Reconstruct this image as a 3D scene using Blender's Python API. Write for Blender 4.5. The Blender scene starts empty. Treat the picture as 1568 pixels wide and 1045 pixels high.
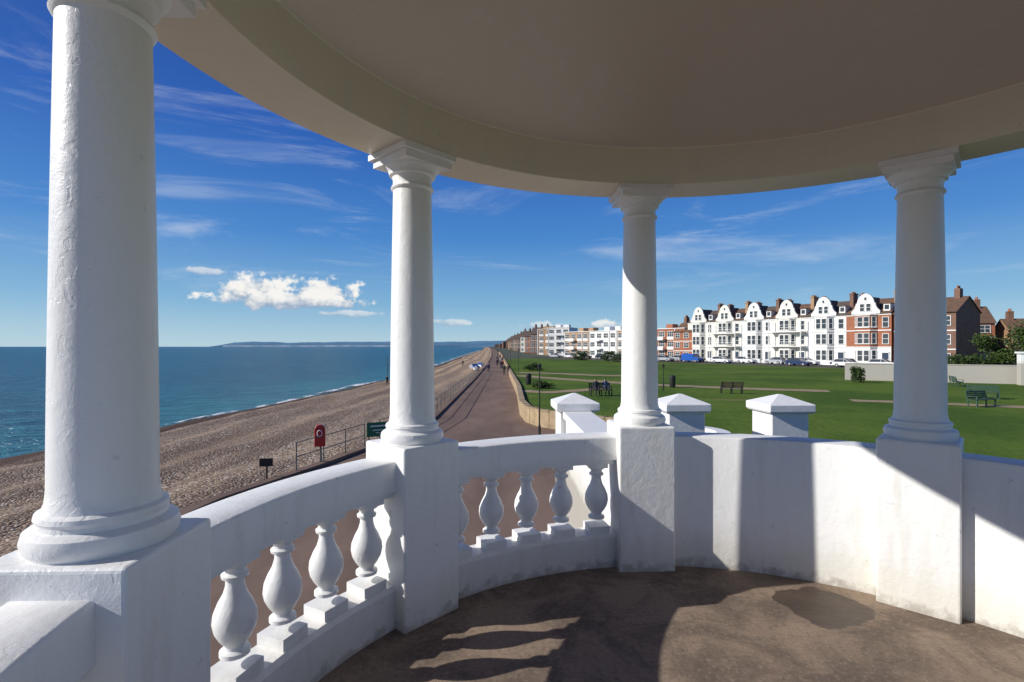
import bpy, bmesh, math, random
from mathutils import Vector, Matrix, noise
random.seed(7)
sc=bpy.context.scene
EYE=1.62
CX,CY,R,PH=1.072,1.605,2.28,0.0305
ZL=-2.04; ZP=-2.84; ZS=-5.88
def P(x,y): return (x+.01*y,1.119*y)
# ---------------------------------------------------------------- materials
def nt(m):
    m.use_nodes=True; return m.node_tree
class N:
    def __init__(s,tree): s.t=tree
    def new(s,typ,**kw):
        n=s.t.nodes.new(typ)
        for k,v in kw.items(): setattr(n,k,v)
        return n
    def link(s,a,b): s.t.links.new(a,b)
    def val(s,inp,v):
        if hasattr(v,'is_output') or isinstance(v,bpy.types.NodeSocket): s.link(v,inp)
        else: inp.default_value=v
    def math(s,op,a,b=None,c=None,clamp=False):
        n=s.new('ShaderNodeMath',operation=op); n.use_clamp=clamp
        s.val(n.inputs[0],a)
        if b is not None: s.val(n.inputs[1],b)
        if c is not None: s.val(n.inputs[2],c)
        return n.outputs[0]
    def noise(s,vec,scale,detail=4,rough=.55,dist=0):
        n=s.new('ShaderNodeTexNoise'); s.link(vec,n.inputs['Vector'])
        n.inputs['Scale'].default_value=scale;n.inputs['Detail'].default_value=detail
        n.inputs['Roughness'].default_value=rough;n.inputs['Distortion'].default_value=dist
        return n.outputs[0]
    def ramp(s,f,a,b,smooth=True):
        n=s.new('ShaderNodeMapRange'); n.clamp=True
        if smooth: n.interpolation_type='SMOOTHSTEP'
        s.link(f,n.inputs['Value']); n.inputs['From Min'].default_value=a;n.inputs['From Max'].default_value=b
        return n.outputs[0]
    def mix(s,f,a,b,mode='MIX'):
        n=s.new('ShaderNodeMix',data_type='RGBA',blend_type=mode)
        s.val(n.inputs[0],f)
        for i,v in ((6,a),(7,b)):
            if isinstance(v,tuple): n.inputs[i].default_value=(v[0],v[1],v[2],1)
            else: s.link(v,n.inputs[i])
        return n.outputs[2]
    def mapping(s,vec,scale=(1,1,1),rot=(0,0,0),loc=(0,0,0)):
        n=s.new('ShaderNodeMapping'); s.link(vec,n.inputs[0])
        n.inputs['Scale'].default_value=scale;n.inputs['Rotation'].default_value=rot;n.inputs['Location'].default_value=loc
        return n.outputs[0]
def base(name,rough=.7,spec=.3):
    m=bpy.data.materials.new(name); t=nt(m); n=N(t)
    b=t.nodes['Principled BSDF']; b.inputs['Roughness'].default_value=rough
    b.inputs['Specular IOR Level'].default_value=spec
    tc=n.new('ShaderNodeTexCoord')
    return m,n,b,tc.outputs['Object']
def bump(n,b,h,strength=.3,dist=.01):
    k=n.new('ShaderNodeBump'); k.inputs['Strength'].default_value=strength;k.inputs['Distance'].default_value=dist
    n.link(h,k.inputs['Height']); n.link(k.outputs[0],b.inputs['Normal'])
def simple(name,c1,c2=None,scale=3,rough=.7,spec=.3,bs=0,bd=.01,metal=0):
    m,n,b,o=base(name,rough,spec)
    if c2 is None: c2=tuple(v*.8 for v in c1)
    f=n.noise(o,scale,3)
    n.link(n.mix(n.ramp(f,.3,.7,False),c1,c2),b.inputs['Base Color'])
    b.inputs['Metallic'].default_value=metal
    if bs: bump(n,b,n.noise(o,scale*6,2),bs,bd)
    return m
def white_paint(name,col=(.83,.83,.815),rough_bump=.5,dirt=.5,grime=True):
    m,n,b,o=base(name,.40,.4)
    streak=n.noise(n.mapping(o,(7,7,1.1)),1.5,3,.6)
    sp=n.noise(o,13,6,.66)
    flake=n.ramp(n.noise(o,9,3,.5,1.5),.555,.575)
    c=n.mix(n.math('MULTIPLY',n.ramp(streak,.5,.75),.5*dirt),col,(.62,.59,.51))
    c=n.mix(n.math('MULTIPLY',n.ramp(sp,.66,.70),.55*dirt),c,(.34,.31,.26))
    if grime:
        sep=n.new('ShaderNodeSeparateXYZ'); n.link(o,sep.inputs[0])
        lz=n.math('ADD',sep.outputs[2],n.math('MULTIPLY',sp,-.30))
        c=n.mix(n.math('MULTIPLY',n.ramp(lz,.22,-.08),.6*dirt),c,(.60,.55,.40))
        c=n.mix(n.math('MULTIPLY',n.ramp(lz,-.07,-.17),.8*dirt),c,(.22,.18,.13))
    n.link(c,b.inputs['Base Color'])
    bump(n,b,n.math('ADD',sp,n.math('MULTIPLY',flake,-.14)),rough_bump,.006)
    return m
M={}
M['paint']=white_paint('white_masonry_paint',rough_bump=.6,dirt=.65)
M['colpaint']=white_paint('column_paint',(.83,.825,.805),.6,.35,False)
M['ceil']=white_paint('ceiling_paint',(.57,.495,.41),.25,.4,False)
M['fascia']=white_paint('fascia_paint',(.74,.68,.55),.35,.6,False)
# floor
m,n,b,o=base('asphalt_floor',.75,.3)
f1=n.noise(o,1.9,6,.68,.6); f2=n.noise(o,38,4,.75)
c=n.mix(n.ramp(f1,.38,.62),(.29,.215,.155),(.150,.112,.085))
c=n.mix(n.math('MULTIPLY',n.ramp(f2,.52,.72),.55),c,(.40,.33,.26))
c=n.mix(n.math('MULTIPLY',n.ramp(f2,.48,.30),.5),c,(.08,.06,.045))
def blob(cx,cy,rx,ry):
    mp=n.mapping(o,(1/rx,1/ry,0),(0,0,0),(-cx/rx,-cy/ry,0))
    l=n.new('ShaderNodeVectorMath',operation='LENGTH'); n.link(mp,l.inputs[0])
    return n.math('ADD',l.outputs['Value'],n.math('MULTIPLY',n.math('SUBTRACT',n.noise(o,4,3),.5),.9))
st=n.ramp(blob(1.96,3.20,.27,.25),1.0,.95)
c=n.mix(n.math('MULTIPLY',st,.8),c,(.06,.043,.033))
n.link(c,b.inputs['Base Color'])
rr=n.math('SUBTRACT',.8,n.math('MULTIPLY',st,.35)); n.link(rr,b.inputs['Roughness'])
bump(n,b,f2,.6,.008)
M['floor']=m
# beach shingle
m,n,b,o=base('shingle',.85,.2)
vor=n.new('ShaderNodeTexVoronoi'); n.link(o,vor.inputs['Vector']); vor.inputs['Scale'].default_value=11
sepc=n.new('ShaderNodeSeparateColor'); n.link(vor.outputs['Color'],sepc.inputs[0])
c=n.mix(sepc.outputs[0],(.18,.125,.085),(.44,.33,.235))
c=n.mix(n.ramp(sepc.outputs[1],.90,.92,False),c,(.58,.53,.46))
c=n.mix(n.ramp(sepc.outputs[2],.82,.86,False),c,(.09,.065,.048))
big=n.noise(n.mapping(o,(1,.10,1)),.55,5,.62)
c=n.mix(n.math('MULTIPLY',n.ramp(big,.45,.62),.5),c,(.15,.10,.068))
sep=n.new('ShaderNodeSeparateXYZ'); n.link(o,sep.inputs[0])
wet=n.ramp(n.math('ADD',sep.outputs[2],n.math('MULTIPLY',big,-.7)),-5.42,-5.72)
c=n.mix(n.math('MULTIPLY',wet,.88),c,(.070,.034,.022))
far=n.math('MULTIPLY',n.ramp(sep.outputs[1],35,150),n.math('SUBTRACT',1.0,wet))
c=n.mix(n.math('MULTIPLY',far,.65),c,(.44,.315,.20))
n.link(c,b.inputs['Base Color'])
h=n.math('ADD',n.math('MULTIPLY',vor.outputs['Distance'],-1.0),n.math('MULTIPLY',big,3.0))
bump(n,b,h,.9,.06)
M['beach']=m
m,n,b,o=base('promenade_tarmac',.8,.25)
f1=n.noise(n.mapping(o,(1,.3,1)),.5,5,.65)
c=n.mix(n.ramp(f1,.3,.7),(.235,.160,.118),(.150,.102,.076))
n.link(c,b.inputs['Base Color']); M['prom']=m
m,n,b,o=base('lawn_grass',.9,.15)
f1=n.noise(o,.10,5,.65); f3=n.noise(n.mapping(o,(5,2,5)),.9,6,.75)
c=n.mix(n.ramp(f1,.38,.60),(.055,.110,.010),(.105,.165,.018))
c=n.mix(n.math('MULTIPLY',n.ramp(f3,.45,.7),.55),c,(.036,.085,.007))
c=n.mix(n.math('MULTIPLY',n.ramp(f3,.5,.3),.4),c,(.15,.19,.035))
worn=n.math('MULTIPLY',n.ramp(n.noise(n.mapping(o,(.5,1,1),(0,0,.4)),.11,6,.7),.57,.70),.6)
c=n.mix(worn,c,(.22,.21,.07))
n.link(c,b.inputs['Base Color']); bump(n,b,f3,.9,.09); M['lawn']=m
# sea
m,n,b,o=base('sea_water',.28,.24)
w1=n.noise(n.mapping(o,(.35,1,1),(0,0,.35)),.45,5,.66); w2=n.noise(n.mapping(o,(.5,1,1),(0,0,.2)),.04,3,.5)
c=n.mix(n.ramp(w2,.35,.65),(.003,.068,.112),(.005,.105,.145))
c=n.mix(n.ramp(w1,.50,.70),c,(.016,.19,.23))
sep=n.new('ShaderNodeSeparateXYZ'); n.link(o,sep.inputs[0])
sh=n.ramp(n.math('ADD',sep.outputs[0],n.math('MULTIPLY',w2,6)),-48,-28)
c=n.mix(n.math('MULTIPLY',sh,.5),c,(.035,.22,.24))
n.link(c,b.inputs['Base Color']); bump(n,b,w1,1.0,1.5); M['sea']=m
m,n,b,o=base('sea_foam',.8,.1); b.inputs['Base Color'].default_value=(.8,.82,.82,1)
a=n.ramp(n.noise(n.mapping(o,(1,.25,1)),.8,5,.65),.46,.60); n.link(a,b.inputs['Alpha']); M['foam']=m
M['path']=simple('path_gravel',(.38,.29,.17),(.30,.22,.13),2)
M['road']=simple('road_asphalt',(.09,.085,.08),(.06,.06,.06),1)
M['stone']=simple('retaining_stone',(.46,.34,.20),(.31,.23,.14),2.5,bs=.5,bd=.02)
M['ground']=simple('town_ground',(.12,.11,.07),(.07,.09,.04),.05)
M['hill']=simple('distant_hill',(.13,.25,.37),(.10,.20,.31),.003,1,0)  # blue of the atmospheric haze is painted into the hills' base colour
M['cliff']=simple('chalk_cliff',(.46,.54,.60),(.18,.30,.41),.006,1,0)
M['glass']=simple('window_glass',(.03,.04,.05),(.05,.06,.07),.5,.12,.6)
M['rwhite']=simple('render_white',(.80,.79,.765),(.74,.73,.70),.6)
M['rcream']=simple('render_cream',(.77,.75,.67),(.70,.675,.585),.6)
M['brick']=simple('red_brick',(.38,.145,.07),(.28,.10,.055),1.5)
M['tanbrick']=simple('tan_brick',(.42,.27,.15),(.34,.21,.12),1)
M['brownbrick']=simple('brown_brick',(.22,.12,.08),(.15,.085,.06),1)
M['tile']=simple('clay_roof_tile',(.19,.11,.07),(.11,.07,.05),1.6)
M['slate']=simple('slate_roof',(.14,.105,.085),(.085,.07,.06),1.6)
M['pot']=simple('terracotta_pot',(.36,.15,.08))
M['door']=simple('door_paint',(.04,.06,.10))
M['black']=simple('black_iron',(.02,.02,.02),(.03,.03,.03),5,.5)
M['galv']=simple('galvanised_steel',(.16,.18,.18),(.10,.12,.12),5,.5,.4,metal=.3)
M['wood']=simple('bench_wood',(.10,.07,.045),(.06,.045,.03),9,.7)
M['benchgreen']=simple('bench_green',(.05,.10,.07),(.04,.08,.055),9,.6)
M['red']=simple('red_gloss',(.50,.02,.02),(.40,.015,.02),3,.35,.5)
M['signgreen']=simple('sign_green',(.02,.16,.08),(.015,.13,.06),3,.5)
M['tarp']=simple('blue_tarpaulin',(.02,.10,.32),(.02,.07,.24),3,.5)
M['tyre']=simple('tyre_rubber',(.02,.02,.02))
M['bark']=simple('bark',(.10,.07,.05))
M['leaf']=simple('leaves',(.075,.115,.022),(.035,.065,.014),1.2,.7)
M['leaf2']=simple('hedge_leaves',(.05,.085,.02),(.03,.055,.012),1.5,.7)
for k,cc in dict(cwhite=(.75,.75,.76),cblue=(.02,.10,.42),csilver=(.42,.43,.45),cblack=(.02,.02,.025),cred=(.38,.02,.02),cnavy=(.02,.04,.12)).items():
    M[k]=simple('car_'+k,cc,tuple(v*.93 for v in cc),1,.25,.5)
# ---------------------------------------------------------------- mesh builder
class MB:
    def __init__(s): s.v=[];s.f=[];s.m=[];s.x=Matrix.Identity(4)
    def add(s,vs,fs,mi=0):
        o=len(s.v)
        for v in vs: s.v.append(tuple(s.x@Vector(v)))
        for f in fs: s.f.append(tuple(o+i for i in f)); s.m.append(mi)
    def box(s,c,d,mi=0,rz=0):
        cx,cy,cz=c; a,b_,h=d[0]/2,d[1]/2,d[2]/2; co,si=math.cos(rz),math.sin(rz)
        vs=[]
        for z in (-h,h):
            for (x,y) in ((-a,-b_),(a,-b_),(a,b_),(-a,b_)):
                vs.append((cx+x*co-y*si,cy+x*si+y*co,cz+z))
        s.add(vs,[(0,3,2,1),(4,5,6,7),(0,1,5,4),(1,2,6,5),(2,3,7,6),(3,0,4,7)],mi)
    def prism(s,poly,z0,z1,mi=0):
        k=len(poly); vs=[(x,y,z0) for x,y in poly]+[(x,y,z1) for x,y in poly]
        fs=[tuple(reversed(range(k))),tuple(range(k,2*k))]+[(i,(i+1)%k,k+(i+1)%k,k+i) for i in range(k)]
        s.add(vs,fs,mi)
    def extrude_v(s,prof,v0,v1,mi=0):
        k=len(prof); vs=[(u,v0,z) for u,z in prof]+[(u,v1,z) for u,z in prof]
        fs=[tuple(reversed(range(k))),tuple(range(k,2*k))]+[(i,(i+1)%k,k+(i+1)%k,k+i) for i in range(k)]
        s.add(vs,fs,mi)
    def lathe(s,prof,seg=32,c=(0,0),mi=0,a0=0.,closed=False,cap=True,full=True,a1=None):
        k=len(prof); vs=[]
        steps=seg if full else seg+1
        for j in range(steps):
            a=a0+(2*math.pi*j/seg if full else (a1-a0)*j/seg)
            for r,z in prof: vs.append((c[0]+r*math.cos(a),c[1]+r*math.sin(a),z))
        fs=[]
        for j in range(seg):
            j2=(j+1)%steps if full else j+1
            for i in range(k if closed else k-1):
                i2=(i+1)%k
                fs.append((j*k+i,j2*k+i,j2*k+i2,j*k+i2))
        if full and cap and not closed:
            fs.append(tuple(j*k for j in range(steps))[::-1]); fs.append(tuple(j*k+k-1 for j in range(steps)))
        if not full and closed:
            fs.append(tuple(range(k))); fs.append(tuple(seg*k+i for i in range(k))[::-1])
        s.add(vs,fs,mi)
    def tube(s,a,b,r,mi=0,seg=6,r2=None):
        a=Vector(a);b=Vector(b);d=b-a; r2=r if r2 is None else r2
        q=d.to_track_quat('Z','Y'); vs=[]
        for e,rr in ((a,r),(b,r2)):
            for j in range(seg):
                t=2*math.pi*j/seg; vs.append(tuple(e+q@Vector((rr*math.cos(t),rr*math.sin(t),0))))
        fs=[(j,(j+1)%seg,seg+(j+1)%seg,seg+j) for j in range(seg)]+[tuple(range(seg))[::-1],tuple(range(seg,2*seg))]
        s.add(vs,fs,mi)
    def build(s,name,mats,parent=None,smooth=None,bevel=None,recalc=True):
        me=bpy.data.meshes.new(name); me.from_pydata(s.v,[],s.f); 
        for mm in mats: me.materials.append(M[mm] if isinstance(mm,str) else mm)
        me.polygons.foreach_set('material_index',s.m)
        if recalc:
            bm=bmesh.new(); bm.from_mesh(me); bmesh.ops.recalc_face_normals(bm,faces=bm.faces[:]); bm.to_mesh(me); bm.free()
        if smooth is not None:
            me.shade_smooth(); me.set_sharp_from_angle(angle=math.radians(smooth))
        me.update()
        ob=bpy.data.objects.new(name,me); sc.collection.objects.link(ob)
        if bevel:
            md=ob.modifiers.new('bevel','BEVEL'); md.width=bevel; md.segments=3; md.limit_method='ANGLE'; md.angle_limit=math.radians(40)
        if parent: ob.parent=parent
        return ob
def empty(name):
    e=bpy.data.objects.new(name,None); sc.collection.objects.link(e); return e
def pol(r,a): return (CX+r*math.cos(a),CY+r*math.sin(a))
# ---------------------------------------------------------------- rotunda
ANG=[PH+math.pi-k*math.pi/4 for k in range(8)]
ZB=EYE+1.1785; ZPED=1.04; ZR=.958
for k,a in enumerate(ANG):
    x,y=pol(R,a)
    mb=MB()
    prof=[(.178,ZPED),(.188,ZPED+.015),(.192,ZPED+.035),(.186,ZPED+.058),(.172,ZPED+.068),(.160,ZPED+.072),(.158,ZPED+.085),(.163,ZPED+.095),(.160,ZPED+.108),(.146,ZPED+.116),(.139,ZPED+.135),(.1355,ZPED+.17)]
    H=ZB-ZPED
    for i in range(1,14):
        t=i/13; z=ZPED+.17+t*(H-.17-.245); prof.append((.1355-.018*t**1.4,z))
    z=ZB-.245
    prof+=[(.117,z+.02),(.126,z+.026),(.131,z+.036),(.126,z+.047),(.118,z+.053),(.118,z+.085),(.124,z+.105),(.140,z+.112),(.142,z+.125),(.150,z+.14),(.166,z+.155),(.168,z+.165)]
    mb.lathe(prof,56,(x,y))
    mb.box((x,y,ZB-.058),(.34,.34,.044),0,a); mb.box((x,y,ZB-.018),(.385,.385,.034),0,a)
    mb.build('pavilion_column',['colpaint'],smooth=32)
    mb=MB(); mb.box((x,y,(ZPED-.05)/2),(.41,.41,ZPED+.05),0,a)
    mb.build('column_pedestal',['paint'],bevel=.014)
half=.205/R
RI,RO=2.165,2.395
bal=[(.076,0),(.076,.05),(.060,.055),(.060,.075),(.040,.085),(.040,.10),(.062,.135),(.080,.175),(.087,.215),(.083,.26),(.066,.31),(.047,.35),(.037,.39),(.036,.42),(.052,.43),(.054,.445),(.040,.455),(.042,.475),(.062,.49),(.064,.50)]
for k in range(8):
    a1=ANG[k]-half+.004; a0=ANG[(k+1)%8]+half-.004
    if a0>a1: a0-=2*math.pi
    if k==4: continue
    if k in (0,1,7):
        mb=MB()
        mb.lathe([(RI,.788),(RO,.788),(RO,ZR-.014),(RO-.005,ZR-.005),(RO-.014,ZR),(RI+.014,ZR),(RI+.005,ZR-.005),(RI,ZR-.014)],28,(CX,CY),0,a0,closed=True,full=False,a1=a1)
        mb.lathe([(RI+.03,.752),(RO-.03,.752),(RO-.03,.79),(RI+.03,.79)],28,(CX,CY),0,a0,closed=True,full=False,a1=a1)
        mb.lathe([(RI+.005,-.05),(RO-.005,-.05),(RO-.005,.215),(RO-.03,.235),(RI+.03,.235),(RI+.005,.215)],28,(CX,CY),0,a0,closed=True,full=False,a1=a1)
        for i in range(5):
            t=a0+(a1-a0)*(i+.5)/5
            bx,by=pol(R,t); j=random.uniform(-.03,.03)
            mb.box((bx,by,.262),(.155,.155,.056),0,t+j)
            mb.lathe([(r*1.0,.288+(z)*.86) for r,z in bal[2:]],24,(bx,by))
            mb.box((bx,by,.737),(.135,.135,.036),0,t+j)
        mb.build('balustrade',['paint'],smooth=35)
    else:
        mb=MB()
        mb.lathe([(RI+.012,-.05),(RO,-.05),(RO,ZR-.015),(RO-.015,ZR),(RI+.028,ZR),(RI+.018,ZR-.004),(RI+.012,ZR-.016)],28,(CX,CY),0,a0,closed=True,full=False,a1=a1)
        mb.build('parapet_wall',['paint'],smooth=35)
mb=MB(); mb.lathe([(.001,0),(.6,0),(1.2,0),(2.2,0),(2.42,-.001)],96,(CX,CY),cap=False); mb.build('rotunda_floor',['floor'])
mb=MB(); mb.lathe([(2.46,-.02),(2.46,-.25),(2.42,-.3),(2.42,ZP-.3)],96,(CX,CY),cap=False); mb.build('rotunda_base_wall',['paint'],smooth=40)
mb=MB(); mb.lathe([(2.10,ZB),(2.45,ZB),(2.45,ZB+.06),(2.48,ZB+.07),(2.48,ZB+.20),(2.56,ZB+.22),(2.60,ZB+.30),(2.60,ZB+.40),(2.3,ZB+.46),(2.12,ZB+.40),(2.08,ZB+.262),(2.088,ZB+.25),(2.098,ZB+.01)],160,(CX,CY),closed=True)
mb.build('ring_beam',['fascia'],smooth=30)
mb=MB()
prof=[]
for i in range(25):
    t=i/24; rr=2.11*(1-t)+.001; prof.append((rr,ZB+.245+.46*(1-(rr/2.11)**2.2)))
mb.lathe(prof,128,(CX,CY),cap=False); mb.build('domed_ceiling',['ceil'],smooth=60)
mb=MB()
prof=[(2.5*(1-i/24)+.001,ZB+.45+.9*math.sqrt(max(0,1-(1-i/24)**2))) for i in range(25)]
mb.lathe(prof,96,(CX,CY),cap=False); mb.build('dome_roof',['paint'],smooth=60)
def pier(x,y,rz,w=.46,zt=.78):
    mb=MB(); mb.box((x,y,(zt+ZP)/2),(w,w,zt-ZP),0,rz)
    co,si=math.cos(rz),math.sin(rz)
    def ring(h,z): return [(x+u*co-v*si,y+u*si+v*co,z) for u,v in ((-h,-h),(h,-h),(h,h),(-h,h))]
    c=w/2+.06
    vs=ring(c-.02,zt-.03)+ring(c,zt)+ring(c,zt+.085)+ring(.02,zt+.20)
    fs=[(3,2,1,0),(12,13,14,15)]
    for l in range(3):
        for i in range(4): fs.append((l*4+i,l*4+(i+1)%4,l*4+4+(i+1)%4,l*4+4+i))
    mb.add(vs,fs); return mb.build('capped_pier',['paint'],bevel=.01)
px,py=P(.86,6.3)
pier(px,py,.05); pier(*P(2.28,6.2),.05,.48); pier(*P(3.60,6.15),.05,.49)
def wallseg(x0,y0,x1,y1,zt,th,zb=ZP,mat='paint',name='low_wall',cop=.04):
    mb=MB(); L=math.hypot(x1-x0,y1-y0); a=math.atan2(y1-y0,x1-x0)
    mb.box(((x0+x1)/2,(y0+y1)/2,(zb+zt-.09)/2),(L,th,zt-.09-zb),0,a)
    mb.box(((x0+x1)/2,(y0+y1)/2,zt-.045),(L,th+cop*2,.09),0,a)
    return mb.build(name,[mat],bevel=.01)
wallseg(.97,4.10,px,py-.27,.76,.30,name='approach_wall')
mb=MB(); q=P(2.86,7.4); mb.lathe([(.42,-2.9),(.62,-2.9),(.62,.30),(.42,.30)],20,(q[0]-.1,q[1]-.25),0,-.9,closed=True,full=False,a1=1.6); mb.build('curved_wall',['paint'],smooth=40)
# ---------------------------------------------------------------- coast
YS=[-80,-20,0,8,13,17,22,28,34,42,50,60,75,107,150,200,300,400,600,875,1500,3000,8000]
def interp(tab,y):
    for (y0,v0),(y1,v1) in zip(tab,tab[1:]):
        if y<=y1: return v0+(v1-v0)*(y-y0)/(y1-y0)
    return tab[-1][1]
TS=[(-80,-35),(25,-34),(31,-33.5),(44,-32.2),(65,-30),(107,-27.5),(200,-30),(309,-36),(600,-49),(875,-60),(1500,-95),(3000,-190),(8000,-560)]
TB=[(-80,-9.5),(8,-8.9),(13,-8.6),(17,-7.2),(22,-5.8),(28,-4.9),(60,-5.2),(107,-6),(200,-9),(400,-18),(875,-41),(1500,-74),(3000,-155),(8000,-450)]
TL=[(-80,8),(18,8),(20,7),(22,5.5),(24,3.2),(25.5,1.6),(27,.95),(30,.65),(42,.6),(60,0),(100,-1.3),(200,-4.5),(400,-12),(875,-32),(1500,-62),(3000,-140),(8000,-420)]
yy=[-80]
while yy[-1]<8000:
    y=yy[-1]; yy.append(y+max(.7,abs(y)*.03) if y>-10 else y+5)
yy[-1]=8000
def strip(name,fl,fr,zf,nx,mat,ys):
    vs=[];fs=[]
    for y in ys:
        for i in range(nx+1):
            t=i/nx; x=fl(y)+(fr(y)-fl(y))*t; X,Y=P(x,y); vs.append((X,Y,zf(t,x,y)))
    w=nx+1
    for j in range(len(ys)-1):
        for i in range(nx): fs.append((j*w+i,j*w+i+1,(j+1)*w+i+1,(j+1)*w+i))
    mb=MB(); mb.add(vs,fs); return mb.build(name,[mat],smooth=80,recalc=False)
def beachz(t,x,y):
    zt=ZP-.45
    xs=interp(TS,y); xb=interp(TB,y); u=(x-xs)/(xb-xs)
    if u<0: return ZS+u*6
    w=noise.noise(Vector((u*3,y*.06,0)))*.04
    uu=u+w
    base_=ZS+(zt-ZS)*(uu**.72 if uu>0 else 0)
    ridge=.20*math.sin(uu*30+noise.noise(Vector((x*.1,y*.04,3)))*2.5)*min(1,u*5)*(1-u)**.3 if u<1 else 0
    return base_+ridge+.14*noise.noise(Vector((x*.5,y*.35,0)))*min(1,u*4)
strip('shingle_beach',lambda y:interp(TS,y)-14,lambda y:interp(TB,y)+.1,beachz,120,'beach',yy)
strip('promenade',lambda y:interp(TB,y),lambda y:interp(TL,y)+.15,lambda t,x,y:ZP,6,'prom',yy)
strip('ground',lambda y:interp(TL,y)+.2,lambda y:9000,lambda t,x,y:ZL-.03,1,'ground',[y for y in YS])
mb=MB(); mb.add([(-30000,-3000,ZS),(400,-3000,ZS),(400,30000,ZS),(-30000,30000,ZS)],[(0,1,2,3)]); mb.build('sea',['sea'])
def foamstrip(off_,wmul,name):
    vs=[];fs=[];ys=[y for y in yy if 15<y<900]
    for y in ys:
        X=interp(TS,y)+off_+.25*math.sin(y*.13)+.9*noise.noise(Vector((y*.09,off_,0)))
        wd=(.5+1.1*max(0,noise.noise(Vector((y*.05,5,off_)))+.2))*wmul+y*.003
        a=P(X-wd-.4,y);b_=P(X+.15,y); vs+= [(a[0],a[1],ZS+.05),((a[0]+b_[0])/2,a[1],ZS+.16),(b_[0],b_[1],ZS+.08)]
    for j in range(len(ys)-1):
        for i in range(2): fs.append((j*3+i,j*3+i+1,j*3+4+i,j*3+3+i))
    mb=MB(); mb.add(vs,fs); mb.build(name,['foam'],smooth=90,recalc=False)
foamstrip(-.2,1.0,'breaking_wave')
def ribbon(name,tab,off0,off1,z0,z1,mat,ys):
    vs=[];fs=[]
    for y in ys:
        c=interp(tab,y)
        for (dx,z) in ((off0,z0),(off0,z1),(off1,z1),(off1,z0)):
            X,Y=P(c+dx,y); vs.append((X,Y,z))
    for j in range(len(ys)-1):
        for i in range(4): fs.append((j*4+i,j*4+(i+1)%4,j*4+4+(i+1)%4,j*4+4+i))
    mb=MB(); mb.add(vs,fs); mb.build(name,[mat])
fy=[y for y in yy if y<1200]
ribbon('promenade_kerb',TB,-.15,.2,ZP-1.0,ZP+.12,'prom',fy)
pts=[P(interp(TL,y),y) for y in [18,19,20,21,22,22.7,23.4,24,24.5,25,25.5,26,26.5,27,28,30,33,37,42,50,60,75,90,110,140,180,240,320]]
mb=MB(); mc=MB()
for i,(a,b_) in enumerate(zip(pts,pts[1:])):
    d=Vector((b_[0]-a[0],b_[1]-a[1])); L=d.length; ag=math.atan2(d.y,d.x); c_=((a[0]+b_[0])/2,(a[1]+b_[1])/2)
    mb.box((c_[0],c_[1],(ZP-.2+ZL+.10)/2),(L+.1,.30,ZL+.10-ZP+.2),0,ag)
    mc.box((c_[0],c_[1],ZL+.13),(L+.14,.38,.08),0,ag)
e=empty('retaining_wall'); mb.build('wall_body',['stone'],e); mc.build('coping',['stone'],e)
lp=[(8.1,-60),(8.1,18)]+[(interp(TL,y)+.12,y) for y in (20,22,24,25.5,27,30,42,60,80,100,130)]
W=[P(*q) for q in lp]+[(6.5,160),(37,117),(57.5,82),(84,45),(120,-60)]
mb=MB(); mb.add([(x,y,ZL) for x,y in W],[tuple(range(len(W)))[::-1]]); mb.build('lawn',['lawn'],recalc=False)
def sheet(name,mat,ptsW,z):
    mb=MB(); mb.add([(x,y,z) for x,y in ptsW],[tuple(range(len(ptsW)))]); mb.build(name,[mat])
def pathstrip(name,mat,cl,w,z):
    cl=[Vector(P(*c)) for c in cl]; fine=[]
    for i in range(len(cl)-1):
        p0=cl[max(i-1,0)];p1=cl[i];p2=cl[i+1];p3=cl[min(i+2,len(cl)-1)]
        for s in range(8):
            t=s/8; fine.append(.5*((2*p1)+(-p0+p2)*t+(2*p0-5*p1+4*p2-p3)*t*t+(-p0+3*p1-3*p2+p3)*t**3))
    fine.append(cl[-1]); vs=[];fs=[]
    for i,p_ in enumerate(fine):
        d=(fine[min(i+1,len(fine)-1)]-fine[max(i-1,0)]).normalized(); nn=Vector((-d.y,d.x))*w/2*(1+.12*math.sin(i*1.7))
        vs+=[(p_.x+nn.x,p_.y+nn.y,z),(p_.x-nn.x,p_.y-nn.y,z)]
    for i in range(len(fine)-1): fs.append((2*i,2*i+1,2*i+3,2*i+2))
    mb=MB(); mb.add(vs,fs); mb.build(name,[mat],recalc=False)
pathstrip('footpath','path',[(.9,58),(3.5,54),(9,48),(14,43.5),(20,40),(26,37.5)],2.2,ZL+.012)
pathstrip('footpath','path',[(.9,64),(6,62),(11,58),(16,57)],2.6,ZL+.016)
pathstrip('footpath','path',[(23,31),(27,29.5),(31,27.5),(36,26)],1.5,ZL+.012)
pathstrip('footpath','path',[(8.1,40),(3,36.5),(.9,38)],1.6,ZL+.020)
def railing(name,tab,y0,y1,step,off):
    mb=MB(); y=y0; prev=None
    while y<y1:
        X,Y=P(interp(tab,y)+off,y)
        mb.tube((X,Y,ZP+.1),(X,Y,ZP+1.12),.024); 
        if prev:
            for z in (.6,1.1): mb.tube((prev[0],prev[1],ZP+z),(X,Y,ZP+z),.017)
        prev=(X,Y); y+=step
    mb.build(name,['galv'])
railing('promenade_railing',TB,16.0,19.9,1.28,0); railing('promenade_railing',TB,21,75,1.8,0)
mb=MB(); mb.tube((-8.0,17.0,ZP-.1),(-8.0,17.0,ZP+.62),.03); mb.box((-8.0,16.95,ZP+.62),(.42,.05,.26),0,.2); mb.build('low_notice_board',['black'],bevel=.01)
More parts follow.
